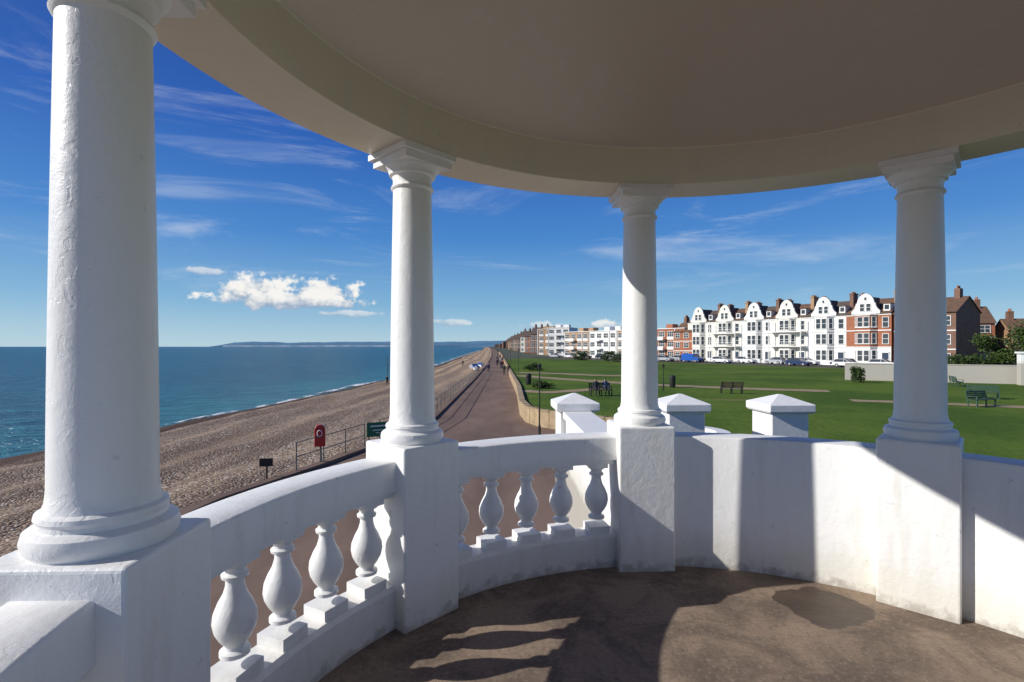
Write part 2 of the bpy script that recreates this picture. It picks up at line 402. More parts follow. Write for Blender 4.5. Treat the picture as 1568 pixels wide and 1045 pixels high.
def lifebuoy():
    e=empty('lifebuoy_station'); X,Y=P(-7.2,17.2)
    mb=MB(); mb.tube((X,Y,ZP),(X,Y,ZP+1.0),.04); mb.build('post',['galv'],e)
    mb=MB(); mb.x=Matrix.Translation((X,Y-.08,0))@Matrix.Rotation(.25,4,'Z')
    prof=[(-.19,ZP+.72),(.19,ZP+.72),(.19,ZP+1.35)]+[(.19*math.cos(t),ZP+1.35+.19*math.sin(t)) for t in (.4,.8,1.2,1.57,1.94,2.34,2.74)]+[(-.19,ZP+1.35)]
    mb.extrude_v(prof,-.09,.09); mb.build('housing',['red'],e,bevel=.02)
    mb=MB(); mb.x=Matrix.Translation((X,Y-.08,0))@Matrix.Rotation(.25,4,'Z')
    ring=[];k=20
    for i in range(k):
        a=2*math.pi*i/k
        for j in range(8):
            t=2*math.pi*j/8; r=.085+.014*math.cos(t); ring.append((r*math.cos(a),-.10+.02*math.sin(t),ZP+1.22+r*math.sin(a)*1.3))
    mb.add(ring,[(i*8+j,((i+1)%k)*8+j,((i+1)%k)*8+(j+1)%8,i*8+(j+1)%8) for i in range(k) for j in range(8)])
    mb.build('lifebuoy',['rwhite'],e,smooth=60)
lifebuoy()
X,Y=P(-5.75,20); mb=MB(); mb.x=Matrix.Translation((X,Y,0))@Matrix.Rotation(.5,4,'Z')
mb.box((0,0,ZP+.85),(1.2,.03,.62),0); mb.box((0,-.02,ZP+1.0),(.9,.012,.06),1); mb.box((0,-.02,ZP+.82),(.7,.012,.04),1); mb.box((.1,-.02,ZP+.70),(.6,.012,.03),1)
for s in (-.5,.5): mb.tube((s,.04,ZP),(s,.04,ZP+1.2),.03,2)
mb.build('information_sign',['signgreen','rwhite','galv'])
def bench(x,y,rz,L=1.6,mat='wood',z=ZL,name='park_bench'):
    e=empty(name); e.location=(x,y,z); e.rotation_euler=(0,0,rz)
    mb=MB()
    for i in range(4): mb.box((0,-.18+i*.115,.45),(L,.085,.03))
    mb.build('seat',[mat],e)
    mb=MB()
    for i in range(4): mb.box((0,.25+.03*i,.55+i*.115),(L,.03,.085))
    mb.build('backrest',[mat],e)
    mb=MB()
    for s in (-L/2+.06,0,L/2-.06):
        mb.box((s,-.2,.22),(.06,.06,.44)); mb.tube((s,.22,0),(s,.36,.95),.035); mb.box((s,.02,.415),(.06,.46,.035))
        if s: mb.box((s,0,.66),(.06,.5,.035)); mb.box((s,-.2,.55),(.05,.05,.24))
    mb.build('frame',['black' if mat=='wood' else mat],e)
    return e
bench(*P(17.1,35.6),2.9); bench(*P(6.6,34),.2,1.7); bench(*P(28.6,27.8),.35,1.9,'benchgreen'); bench(*P(40.9,42),1.1,1.9,'benchgreen'); bench(*P(33,32),-.6,1.7,'benchgreen')
def bin_(x,y):
    mb=MB(); mb.lathe([(.22,ZL),(.25,ZL+.1),(.26,ZL+.85),(.29,ZL+.87),(.29,ZL+.93),(.2,ZL+1.05),(.05,ZL+1.1)],16,(x,y)); mb.build('litter_bin',['black'],smooth=40)
bin_(*P(14.4,41)); bin_(*P(1.6,44))
def lamp(x,y,h,z):
    e=empty('street_lamp'); mb=MB()
    mb.tube((x,y,z),(x,y,z+.6),.06,0,10); mb.tube((x,y,z+.6),(x,y,z+h-.3),.036,0,8,.026); mb.build('post',['black'],e)
    mb=MB(); mb.lathe([(.03,z+h-.32),(.07,z+h-.28),(.10,z+h-.08),(.12,z+h-.07),(.05,z+h),(.02,z+h+.05)],8,(x,y)); mb.build('lantern',['black'],e)
lamp(*P(1.35,22.4),3.6,ZP)
for q in ((.9,62),(-.3,85),(-1.2,115),(-2.6,150),(-4.5,200)): lamp(*P(*q),4.2,ZP)
for q in ((12.6,38),): lamp(*P(*q),2.2,ZL)
# ---------------------------------------------------------------- buildings
def frame(origin,t,z):
    t=Vector((t[0],t[1],0)).normalized(); nrm=Vector((t.y,-t.x,0))
    if nrm.dot(Vector((origin[0],origin[1],0)))>0: nrm=-nrm
    m=Matrix.Identity(4)
    for i in range(3): m[i][0]=t[i]; m[i][1]=nrm[i]; m[i][3]=(origin[0],origin[1],z)[i]
    return m
def window(mg,mf,u,z,w,h,v=0.,ang=0.,bars=1):
    L=Matrix.Translation((u,v,z))@Matrix.Rotation(ang,4,'Z')
    og,of=mg.x.copy(),mf.x.copy(); mg.x=og@L; mf.x=of@L
    mg.box((0,.015,h/2),(w,.03,h)); fw=.09
    mf.box((-w/2-fw/2,.04,h/2),(fw,.10,h+2*fw)); mf.box((w/2+fw/2,.04,h/2),(fw,.10,h+2*fw))
    mf.box((0,.04,h+fw/2),(w,.10,fw)); mf.box((0,.07,-fw/2),(w+.3,.18,fw)); mf.box((0,.035,h*.52),(w,.05,.07))
    for i in range(bars): mf.box((-w/2+w*(i+1)/(bars+1),.036,h/2),(.07,.05,h-.01))
    mg.x,mf.x=og,of
def dutch(c,w,z0,h):
    s=w/2
    half_=[(1,0),(1,.16),(.93,.2),(.84,.26),(.76,.34),(.70,.44),(.68,.54),(.60,.55),(.58,.64),(.52,.75),(.42,.85),(.28,.93),(.14,.98),(0,1)]
    L=[(c+s*a,z0+h*b_) for a,b_ in half_]; Rr=[(c-s*a,z0+h*b_) for a,b_ in reversed(half_[:-1])]
    return L+Rr
def terrace_house(idx,origin,t,W,wall,trim,brickband=False,balc=False):
    e=empty('terrace_house'); X=frame(origin,t,ZL)
    w=MB();tr=MB();g=MB();ro=MB();dr=MB()
    for q in (w,tr,g,ro,dr): q.x=X
    E=9.9
    w.box((W/2,-5,E/2),(W-.02,10,E),0)
    c=W/2-.35; bw=3.9; fw=2.3; bp=1.05
    bay=[(c-bw/2,.0),(c-fw/2,bp),(c+fw/2,bp),(c+bw/2,.0)]
    if brickband:
        w.prism(bay,0,3.5,1); w.prism(bay,3.5,9.6,0)
    else: w.prism(bay,0,9.6,0)
    for z in (3.45,6.6,9.55):
        tr.prism([(c-bw/2-.12,.01),(c-fw/2-.07,bp+.12),(c+fw/2+.07,bp+.12),(c+bw/2+.12,.01)],z,z+.2)
        tr.box(((c+bw/2+.12+W)/2,.06,z+.1),(W-(c+bw/2+.12),.14,.2)); tr.box(((c-bw/2-.12)/2,.06,z+.1),((c-bw/2-.12),.14,.2))
    if brickband:
        for z in (5.0,8.2): tr.prism([(c-bw/2-.03,.01),(c-fw/2-.02,bp+.04),(c+fw/2+.02,bp+.04),(c+bw/2+.03,.01)],z-.9,z-.75)
        w.box((W/2,.02,1.7),(W-.1,.06,3.4),1)
    ang=math.atan2(bp,(bw-fw)/2)
    for i,z in enumerate((.95,4.2,7.3)):
        window(g,tr,c-.56,z,.82,1.95,bp,0,0); window(g,tr,c+.56,z,.82,1.95,bp,0,0)
        cl=(c-(bw+fw)/4,bp/2); cr=(c+(bw+fw)/4,bp/2)
        window(g,tr,cl[0],z,.66,1.95,cl[1],ang,0); window(g,tr,cr[0],z,.66,1.95,cr[1],-ang,0)
        if i: window(g,tr,W-.95,z,.9,1.8,0,0,0)
    dr.box((W-.95,.07,1.35),(.95,.08,2.2)); tr.box((W-.95,.12,2.62),(1.3,.25,.22)); tr.box((W-.95-.62,.08,1.3),(.16,.16,2.5)); tr.box((W-.95+.62,.08,1.3),(.16,.16,2.5))
    if balc:
        for z in (3.75,6.85):
            tr.box((W/2,1.0,z-.05),(W-.3,1.5,.16))
            for i in range(15): tr.box((.4+i*(W-.8)/14,1.72,z+.45),(.05,.05,.9))
            tr.box((W/2,1.72,z+.93),(W-.4,.07,.07))
        for u in (.3,W-.3): tr.box((u,1.68,4.9),(.14,.14,9.7))
    gw=4.9
    gm=MB(); gm.x=X; gm.extrude_v(dutch(c,gw,9.76,4.0),-.1,.28,1 if brickband else 0)
    window(g,tr,c-.55,10.4,.7,1.35,.28,0,0); window(g,tr,c+.55,10.4,.7,1.35,.28,0,0)
    tr.box((c,.31,12.15),(2.2,.1,.14))
    g.box((c,.30,12.75),(.36,.05,.5)); tr.box((c,.33,12.45),(.6,.12,.1))
    ro.add([(0,.35,E-.05),(W,.35,E-.05),(W,-5,13.0),(0,-5,13.0),(0,-10.3,E-.05),(W,-10.3,E-.05)],[(0,1,2,3),(3,2,5,4),(0,3,4),(1,5,2)])
    ro.add([(c-2.25,-.12,E-.1),(c+2.25,-.12,E-.1),(c,-.12,13.2),(c-2.25,-5,E-.1),(c+2.25,-5,E-.1),(c,-5,13.2)],[(0,2,5,3),(1,4,5,2),(0,1,2)])
    tr.box((W-.85,-1.0,10.95),(1.1,1.6,1.3)); g.box((W-.85,-.18,11.0),(.7,.06,.8)); ro.box((W-.85,-1.0,11.65),(1.3,1.8,.12))
    ch=MB(); ch.x=X
    for (v,uu) in ((-3.6,W),(-7.4,W)):
        ch.box((uu-.4,v,12.4),(.7,1.7,3.4),0); ch.box((uu-.4,v,14.18),(.88,1.9,.18),0)
        for i in range(4): ch.lathe([(.12,14.2),(.10,14.62)],8,(uu-.4,v-.6+i*.4),1)
    w.build('walls',[wall,trim],e); gm.build('gable',[wall,trim],e); tr.build('trim',[trim],e); g.build('windows',['glass'],e); ro.build('roof',['tile' if idx%2 else 'slate'],e); dr.build('door',['door'],e); ch.build('chimney',['tanbrick' if idx%2 else 'brownbrick','pot'],e)
    gwm=MB(); gwm.x=X; gwm.box((W/2,3.2,.45),(W-1.4,.25,.9)); gwm.build('garden_wall',[trim],e)
T=Vector((3.86,-6.70)); TW=T.length; t0=(T.x,T.y)
g0=Vector((49.07,130.9))-T*.46
styles=[('rcream','rwhite',0,0),('rcream','rwhite',0,1),('rwhite','rwhite',0,0),('rcream','rwhite',0,1),('rwhite','rwhite',0,0),('brick','rwhite',1,0)]
for i,s in enumerate(styles):
    o_=g0+T*i; terrace_house(i,(o_.x,o_.y),t0,TW,s[0],s[1],bool(s[2]),bool(s[3]))
def plain_house(origin,t,W,D,E,ridge,wall,roofm='tile',floors=3,cols=3,name='brick_house',chim=2,band=True):
    e=empty(name); X=frame(origin,t,ZL); w=MB();g=MB();tr=MB();ro=MB();ch=MB()
    for q in (w,g,tr,ro,ch): q.x=X
    prof=[(-D,0),(0,0),(0,E),(-D/2,ridge-.1),(-D,E)]
    k=len(prof); vs=[(0,v,z) for v,z in prof]+[(W,v,z) for v,z in prof]
    w.add(vs,[tuple(range(k)),tuple(range(k,2*k))[::-1]]+[(i,k+i,k+(i+1)%k,(i+1)%k) for i in (0,1,4)])
    ro.add([(-.2,.35,E-.1),(W+.2,.35,E-.1),(W+.2,-D/2,ridge),(-.2,-D/2,ridge),(-.2,-D-.35,E-.1),(W+.2,-D-.35,E-.1)],[(0,1,2,3),(3,2,5,4)])
    fh=E/floors
    for f in range(floors):
        if band and f: tr.box((W/2,.04,f*fh),(W,.1,.18))
        for c_ in range(cols): window(g,tr,W*(c_+.5)/cols,f*fh+.9,min(1.5,W/cols*.5),fh*.48,0,0,1)
    for f in range(floors):
        for vv in (-D*.3,-D*.7):
            g.box((-.02,vv,f*fh+1.6),(.06,1.0,1.3)); tr.box((-.02,vv,f*fh+.88),(.12,1.2,.1))
    for i in range(chim):
        u=W*(.15+.7*i/max(1,chim-1)); ch.box((u,-D/2,ridge+.3),(.8,1.3,2.2)); 
        for j in (-.4,0,.4): ch.lathe([(.14,ridge+1.4),(.12,ridge+1.9)],8,(u,-D/2+j),1)
    w.build('walls',[wall],e); g.build('windows',['glass'],e); tr.build('trim',['rwhite'],e); ro.build('roof',[roofm],e); ch.build('chimney',['brownbrick','pot'],e)
o_=g0+T*6.05; plain_house((o_.x,o_.y),t0,9,10,9.6,12.4,'brownbrick',floors=3,cols=3)
plain_house((84.5,101),(.9,-.43),9,9,8.2,11.6,'brick','tile',3,3)
plain_house((93,94),(.9,-.43),8,10,6.0,9.0,'tanbrick','tile',2,3)
plain_house((101,89),(.9,-.43),9,10,5.2,8.2,'brownbrick','tile',2,3)
plain_house((76,104),(.9,-.43),8,9,8.0,10.6,'brick','tile',3,3)
def flats(origin,t,W,floors,wall,bands='rwhite',D=11,fh=2.7,name='block_of_flats',cw=3.0,balc=True):
    e=empty(name); X=frame(origin,t,ZL); w=MB();g=MB();tr=MB()
    for q in (w,g,tr): q.x=X
    H=floors*fh+.35; w.box((W/2,-D/2,H/2),(W-.05,D,H)); nn=int(W/cw)
    tr.box((W/2,-D/2,H+.1),(W+.3,D+.4,.2))
    for f in range(floors):
        for c_ in range(nn):
            u=W*(c_+.5)/nn
            window(g,tr,u,f*fh+1.0,cw*.62,1.35,0,0,2)
            if (c_%3)!=1: tr.box((u,.05,f*fh+.5),(cw*.8,.12,.72))
            elif balc and f:
                tr.box((u,.6,f*fh+.05),(cw*.9,1.2,.15)); tr.box((u,1.17,f*fh+.55),(cw*.9,.06,.85))
        tr.box((-.03,-D/2,f*fh+.1),(.1,D*.9,.2))
    for c_ in range(0,nn+1,3): tr.box((W*c_/nn if 0<c_<nn else (.1 if c_==0 else W-.1),.09,H/2),(.22,.2,H-.2))
    for s in range(2): w.box((W*(.3+.4*s),-D/2,H+.8),(2.2,2.4,1.4))
    w.build('walls',[wall],e); g.build('windows',['glass'],e); tr.build('trim',[bands],e)
fa=Vector(P(18,156)); fb=Vector(P(45.6,120)); ft=(fb-fa).normalized(); FL=(fb-fa).length
for i,s in enumerate(('tanbrick','rwhite','tanbrick','brick')):
    o_=fa+ft*(FL/4*i); flats((o_.x,o_.y),(ft.x,ft.y),FL/4-.35,3,s,cw=2.9)
plain_house((44.5,137),(ft.x,ft.y),8,8,7.6,10.2,'brick','tile',3,3)
flats(P(14.6,185),(.9,-.43),9,4,'rwhite',cw=3); flats(P(11.2,200),(.9,-.43),7,4,'tanbrick',cw=2.6); flats(P(19.2,188),(.8,-.6),10,3,'rwhite')
for (x,y,W_,E,rg,mt) in ((9.3,232,9,10,13.5,'brownbrick'),(7.4,265,9,9.5,12.5,'brick'),(5.6,300,10,10,14,'rcream'),(3.6,345,11,9.5,13.5,'brownbrick'),(1.4,400,13,10,14,'tanbrick'),(-1,470,15,10.5,15,'brownbrick'),(-5,560,18,10,15,'tanbrick')):
    plain_house(P(x,y),(.93,-.37),W_,10,E,rg,mt,'slate',3,4,'terraced_building',chim=3)
mb=MB()
for i in range(420):
    y=random.uniform(520,2900); x=interp(TL,y)+random.uniform(22,55+y*.33); X,Y=P(x,y)
    h=random.uniform(7,14); w_=random.uniform(9,20); a=random.uniform(-.4,.4); mi=random.choice((0,1,1,2,3))
    mb.box((X,Y,ZL+h/2),(w_,10,h),mi,a); mb.box((X,Y,ZL+h+.9),(w_*.8,6,1.8),4,a)
mb.build('distant_town',['rwhite','brownbrick','brownbrick','tanbrick','slate'])
def ridge(name,pts,D,mat,zb=ZS-2,depth=400,cl=False,rough=1.5):
    vs=[];n_=240; x0,x1=pts[0][0],pts[-1][0]
    for i in range(n_+1):
        x=x0+(x1-x0)*i/n_; h=interp([(a,b_) for a,b_ in pts],x); h=max(.2,h+ (noise.noise(Vector((x*.004,D,0)))*5+noise.noise(Vector((x*.02,D,4)))*2)*rough*min(1,h/15))
        vs+=[(x,D,zb),(x,D+2,ZS+h*.35),(x,D+depth,ZS+h)]
    fs=[]
    for i in range(n_):
        fs.append((i*3,i*3+3,i*3+4,i*3+1)); fs.append((i*3+1,i*3+4,i*3+5,i*3+2))
    mb=MB(); mb.add(vs,fs); mb.m=[1 if (j%2==0 and cl and 8<j//2<100) else 0 for j in range(len(mb.f))]
    mb.build(name,[mat,'cliff'],smooth=80)
k=6700/700
def hx(px): return (px-784)*k
def hz(dy): return dy*k*.97
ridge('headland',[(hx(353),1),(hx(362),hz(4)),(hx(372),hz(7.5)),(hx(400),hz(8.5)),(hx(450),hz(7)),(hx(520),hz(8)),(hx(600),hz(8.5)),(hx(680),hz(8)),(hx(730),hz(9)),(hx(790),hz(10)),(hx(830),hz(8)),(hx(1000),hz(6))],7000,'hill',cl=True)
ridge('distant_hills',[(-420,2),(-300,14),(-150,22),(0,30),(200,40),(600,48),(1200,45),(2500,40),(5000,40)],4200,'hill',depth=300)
xa,ya=P(36.8,50.5); xb,yb=P(50.5,44); wallseg(xa,ya,xb,yb,ZL+1.85,.3,ZL-.1,name='boundary_wall')
xc,yc=P(48.5,43.2); mb=MB(); mb.box((xc,yc,ZL+1.5),(.9,.9,3.0),0,-.5); mb.box((xc,yc,ZL+3.08),(1.15,1.15,.18),0,-.5); mb.build('gate_pier',['paint'],bevel=.02)
wallseg(xc+.5,yc-.2,xc+14,yc-5,ZL+1.9,.3,ZL-.1,name='boundary_wall')
def off(p,d): n_=Vector((-.866,-.499)); return (p.x+n_.x*d,p.y+n_.y*d)
sa=Vector((18.5,184)); sb=g0+T*-1; sc_=g0+T*9
sheet('street_road','road',[off(sa,5),off(sb,5),off(sc_,5),off(sc_,12),off(sb,12),off(sa,12)],ZL+.014)
sheet('pavement','rcream',[off(sb,3.4),off(sc_,3.4),off(sc_,4.9),off(sb,4.9)],ZL+.09)
def car(x,y,rz,col,van=False,z=ZL+.015):
    e=empty('parked_van' if van else 'parked_car'); e.location=(x,y,z); e.rotation_euler=(0,0,rz)
    L=4.9 if van else random.uniform(3.9,4.4); Wd=1.75
    mb=MB()
    if van:
        body=[(-L/2,.35),(-L/2,1.0),(-L/2+.05,1.95),(L/2-1.4,1.98),(L/2-.75,1.2),(L/2-.05,1.0),(L/2,.4)]
        mb.extrude_v(body,-Wd/2,Wd/2)
    else:
        body=[(-L/2,.32),(-L/2-.02,.75),(-L/2+.12,.93),(L/2-1.15,.95),(L/2-.3,.82),(L/2,.68),(L/2+.02,.34)]
        mb.extrude_v(body,-Wd/2,Wd/2)
        rf=[(-L/2+.5,1.42),(L/2-2.0,1.46)]
        mb.add([(rf[0][0],-.62,1.44),(rf[1][0],-.62,1.48),(rf[1][0],.62,1.48),(rf[0][0],.62,1.44),(rf[0][0],-.62,1.40),(rf[1][0],-.62,1.42),(rf[1][0],.62,1.42),(rf[0][0],.62,1.40)],[(0,1,2,3),(4,7,6,5),(0,4,5,1),(1,5,6,2),(2,6,7,3),(3,7,4,0)])
        for sy in (-.80,.80):
            for (bx,tx) in ((-L/2+.15,-L/2+.5),(-.1,-.15),(L/2-1.2,L/2-2.0)): mb.tube((bx,sy,.93),(tx,sy*.78,1.43),.035)
    mb.build('body',[col],e,bevel=.06)
    g=MB()
    if van:
        g.extrude_v([(L/2-1.55,1.25),(L/2-1.42,1.85),(L/2-1.32,1.85),(L/2-.85,1.25)],-Wd/2-.01,Wd/2+.01)
        g.add([(L/2-1.35,-.78,1.9),(L/2-1.35,.78,1.9),(L/2-.76,.8,1.26),(L/2-.76,-.8,1.26)],[(0,1,2,3)])
    else:
        b0=[(-L/2+.12,-.80,.93),(L/2-1.15,-.80,.93),(L/2-1.15,.80,.93),(-L/2+.12,.80,.93)]; t0_=[(-L/2+.5,-.61,1.42),(L/2-2.0,-.61,1.42),(L/2-2.0,.61,1.42),(-L/2+.5,.61,1.42)]
        g.add(b0+t0_,[(0,1,5,4),(1,2,6,5),(2,3,7,6),(3,0,4,7)])
    g.build('windows',['glass'],e)
    wl=MB()
    for sx in (-L/2+.8,L/2-.8):
        for sy in (-1,1): wl.tube((sx,sy*(Wd/2-.2),.32),(sx,sy*(Wd/2+.01),.32),.32,0,16); wl.tube((sx,sy*(Wd/2),.32),(sx,sy*(Wd/2+.025),.32),.18,1,10)
    wl.build('wheels',['tyre','csilver'],e)
ra=math.atan2(T.y,T.x); cols=['cwhite','csilver','cblack','cnavy','cwhite','csilver','cwhite','cblack']
for i in range(10):
    q=g0+T*(-.7+i*.86)+Vector((-.866,-.499))*6.1
    car(q.x,q.y,ra+(math.pi if i%2 else 0),cols[(i*5)%8])
for i,(s,cn) in enumerate(((.3,'csilver'),(1.35,'cblue'),(2.4,'cwhite'),(4.6,'cnavy'),(5.7,'cwhite'))):
    q=g0+T*s+Vector((-.866,-.499))*10.8
    car(q.x,q.y,ra,cn,van=(cn=='cblue'))
for i in range(6):
    q=fa+ft*(3+i*7.2)+Vector((-ft.y,ft.x))*-6.5
    car(q.x,q.y,math.atan2(ft.y,ft.x),cols[(i*3+1)%8])
for (x,y,a) in ((-6.9,88,.4),(-7.9,95,.2),(-7.0,101,.6)):
    X,Y=P(x,y); mb=MB(); mb.x=Matrix.Translation((X,Y,ZP-.05))@Matrix.Rotation(a+1.2,4,'Z')
    vs=[];n_=10
    for i in range(n_+1):
        t=i/n_; hw=.85*(math.sin(math.pi*(.08+.84*t)**.8)); xx=-2.3+4.6*t
        vs+=[(xx,-hw*.4,0),(xx,-hw,.55),(xx,-hw*.9,.65),(xx,0,.95),(xx,hw*.9,.65),(xx,hw,.55),(xx,hw*.4,0)]
    mb.add(vs,[(i*7+j,i*7+7+j,i*7+7+(j+1)%7,i*7+(j+1)%7) for i in range(n_) for j in range(7)]+[tuple(range(7)),tuple(n_*7+j for j in range(7))])
    mb.m=[0 if (j%7 in (1,2,3,4)) else 1 for j in range(len(mb.f))]
    mb.build('covered_boat',['tarp','rwhite'],smooth=50)
for (x,y) in ((-26.9,104),(-26.2,108)):
    X,Y=P(x,y); mb=MB(); mb.tube((X,Y,ZS-.4),(X,Y,ZS+1.7),.13,0,8,.1); mb.box((X,Y,ZS+1.8),(.45,.1,.45),1); mb.build('groyne_marker',['wood','black'])
X,Y=P(-34,125); mb=MB(); mb.tube((X,Y,ZS-1),(X,Y,ZS+4.6),.10,0,8,.06); mb.build('beacon_post',['wood'])
def clump(name,c,rx,ry,rz,n_,leafm,trunk=None,ls=.16):
    mb=MB(); rnd=random.Random(int(c[0]*10))
    if trunk:
        mb.tube((c[0],c[1],trunk),(c[0]+.1,c[1],c[2]-.2*rz),.22,1,8,.12)
        for i in range(7):
            a=rnd.uniform(0,6.28); mb.tube((c[0]+.1,c[1],c[2]-.5*rz),(c[0]+rx*.7*math.cos(a),c[1]+ry*.7*math.sin(a),c[2]+rz*rnd.uniform(-.2,.6)),.09,1,6,.03)
    cl=[]
    for i in range(26):
        a=rnd.uniform(0,6.28); u=rnd.uniform(-1,1); s=math.sqrt(1-u*u); r=rnd.uniform(.45,.95)
        cl.append((c[0]+rx*r*s*math.cos(a),c[1]+ry*r*s*math.sin(a),c[2]+rz*r*u,rnd.uniform(.25,.42)))
    for i in range(n_):
        q=rnd.choice(cl); v=Vector((rnd.gauss(0,1),rnd.gauss(0,1),rnd.gauss(0,1))).normalized()*(rnd.random()**.4)*q[3]
        p_=Vector((q[0]+v.x*rx,q[1]+v.y*ry,q[2]+v.z*rz))
        a=Vector((rnd.uniform(-1,1),rnd.uniform(-1,1),rnd.uniform(-.6,.6))).normalized()*ls*rnd.uniform(.6,1.3); b_=a.orthogonal().normalized()*ls*.6
        b_.rotate(Matrix.Rotation(rnd.uniform(0,6.28),3,a.normalized()))
        mb.add([tuple(p_-a),tuple(p_+b_),tuple(p_+a),tuple(p_-b_)],[(0,1,2,3)],0)
    mb.build(name,[leafm,'bark'],recalc=False)
clump('broadleaf_tree',(*P(66.0,60.5),ZL+4.4),3.9,3.6,2.9,7500,'leaf',ZL)
clump('broadleaf_tree',(*P(73,60),ZL+4.3),3.6,3.4,2.6,6000,'leaf',ZL)
clump('shrub',(*P(61.5,62),ZL+1.3),3.0,2,1.5,2500,'leaf2')
clump('shrub',(*P(35.3,46.8),ZL+.9),.75,.8,1.0,1500,'leaf2',ls=.09)
clump('shrub',(*P(24,108),ZL+1.2),3.2,2,1.4,1800,'leaf2')
clump('shrub',(*P(18.5,122),ZL+1.2),2.6,2,1.4,1500,'leaf2')
clump('shrub',(*P(3.2,70),ZL+.5),1.6,1.2,.7,1200,'leaf2',ls=.1)
clump('shrub',(*P(2.6,40),ZL+.3),1.0,.8,.45,900,'leaf2',ls=.08)
def pmat(shirt,trs,hair=(.05,.03,.02)):
    m,n,b,o=base('clothing',.8,.2); tc=n.new('ShaderNodeTexCoord'); s=n.new('ShaderNodeSeparateXYZ'); n.link(tc.outputs['Generated'],s.inputs[0])
    r=n.new('ShaderNodeValToRGB'); r.color_ramp.interpolation='CONSTANT'; n.link(s.outputs[2],r.inputs[0])
    el=r.color_ramp.elements; el[0].color=(.03,.025,.02,1); el[1].position=.05; el[1].color=(*trs,1)
    for p_,c_ in ((.50,shirt),(.845,(.50,.30,.21)),(.945,hair)):
        x=el.new(p_); x.color=(*c_,1)
    n.link(r.outputs[0],b.inputs['Base Color']); return m
def person(x,y,z,rz,shirt,trs,seated=False,stride=.18,hgt=1.0):
    if not seated:
        J={'pel':(0,0,.95,.14),'ch':(0,0,1.22,.15),'sh':(0,0,1.42,.13),'nk':(0,-.01,1.52,.055),'hd':(0,-.02,1.62,.10),'hd2':(0,-.02,1.70,.085),
         'hl':(.09,0,.90,.10),'kl':(.10,-stride*.6,.50,.065),'al':(.10,-stride*.7,.09,.045),'tl':(.11,-stride*.7-.16,.04,.035),
         'hr':(-.09,0,.90,.10),'kr':(-.10,stride*.2,.50,.065),'ar':(-.10,stride,.10,.045),'tr':(-.11,stride-.15,.04,.035),
         'sl':(.19,0,1.40,.06),'el':(.24,stride*.3,1.12,.045),'wl':(.25,stride*.2-.08,.88,.032),'fl':(.25,stride*.2-.11,.78,.028),
         'sr':(-.19,0,1.40,.06),'er':(-.24,-stride*.2,1.12,.045),'wr':(-.25,-stride*.3-.12,.90,.032),'fr':(-.25,-stride*.3-.16,.80,.028)}
    else:
        J={'pel':(0,0,.55,.15),'ch':(0,.03,.80,.15),'sh':(0,.04,1.0,.13),'nk':(0,.02,1.1,.055),'hd':(0,0,1.2,.10),'hd2':(0,0,1.28,.085),
         'hl':(.1,-.05,.54,.10),'kl':(.12,-.45,.52,.07),'al':(.12,-.42,.09,.045),'tl':(.12,-.57,.04,.035),
         'hr':(-.1,-.05,.54,.10),'kr':(-.12,-.45,.52,.07),'ar':(-.12,-.40,.09,.045),'tr':(-.12,-.55,.04,.035),
         'sl':(.19,.04,.98,.06),'el':(.24,-.02,.74,.045),'wl':(.15,-.25,.66,.032),'fl':(.12,-.33,.65,.028),
         'sr':(-.19,.04,.98,.06),'er':(-.24,-.02,.74,.045),'wr':(-.15,-.25,.66,.032),'fr':(-.12,-.33,.65,.028)}
    E=[('pel','ch'),('ch','sh'),('sh','nk'),('nk','hd'),('hd','hd2'),('pel','hl'),('hl','kl'),('kl','al'),('al','tl'),('pel','hr'),('hr','kr'),('kr','ar'),('ar','tr'),('sh','sl'),('sl','el'),('el','wl'),('wl','fl'),('sh','sr'),('sr','er'),('er','wr'),('wr','fr')]
    ks=list(J); me=bpy.data.meshes.new('person'); me.from_pydata([J[k_][:3] for k_ in ks],[(ks.index(a),ks.index(b_)) for a,b_ in E],[])
    ob=bpy.data.objects.new('person',me); sc.collection.objects.link(ob)
    md=ob.modifiers.new('skin','SKIN'); sv=me.skin_vertices[0].data
    for i,k_ in enumerate(ks): sv[i].radius=(J[k_][3],J[k_][3]); sv[i].use_root=(k_=='pel')
    md.use_smooth_shade=True
    ss=ob.modifiers.new('sub','SUBSURF'); ss.levels=1; ss.render_levels=1
    me.materials.append(pmat(shirt,trs)); ob.location=(x,y,z); ob.rotation_euler=(0,0,rz); ob.scale=(hgt,)*3
pp=[(-2.2,92,0,(.03,.03,.05),(.03,.04,.08)),(-1.9,93,0,(.30,.03,.03),(.05,.05,.06)),(-3.6,118,3.1,(.05,.07,.15),(.03,.03,.04)),(-3.0,119,3.1,(.5,.5,.48),(.05,.05,.08)),(-4.6,140,.1,(.05,.05,.05),(.1,.08,.05)),(-5.2,160,3,(.12,.2,.3),(.04,.04,.05)),(-4.0,78,.2,(.04,.05,.10),(.04,.04,.05)),(-6,180,0,(.3,.28,.25),(.05,.05,.05)),(-7,215,3,(.05,.05,.08),(.03,.03,.03)),(-3.0,150,0,(.45,.08,.05),(.05,.05,.07)),(-.6,70,3.1,(.06,.05,.05),(.05,.06,.10)),(-1.2,71,3.0,(.03,.05,.05),(.04,.04,.06)),(-3.4,104,0,(.05,.05,.06),(.03,.03,.04)),(-2.6,128,0,(.04,.04,.05),(.03,.03,.05)),(-4.4,171,0,(.05,.05,.05),(.04,.04,.04))]
for i,(x,y,r_,s_,t_) in enumerate(pp):
    X,Y=P(x,y); person(X,Y,ZP,r_,s_,t_,stride=random.uniform(.1,.25),hgt=random.uniform(.95,1.04))
for (x,y,r_) in ((-20.5,75,1),(-24.5,110,2),(-14,130,0)):
    X,Y=P(x,y); person(X,Y,beachz(0,x,y)-.02,r_,(.04,.04,.06),(.04,.04,.05))
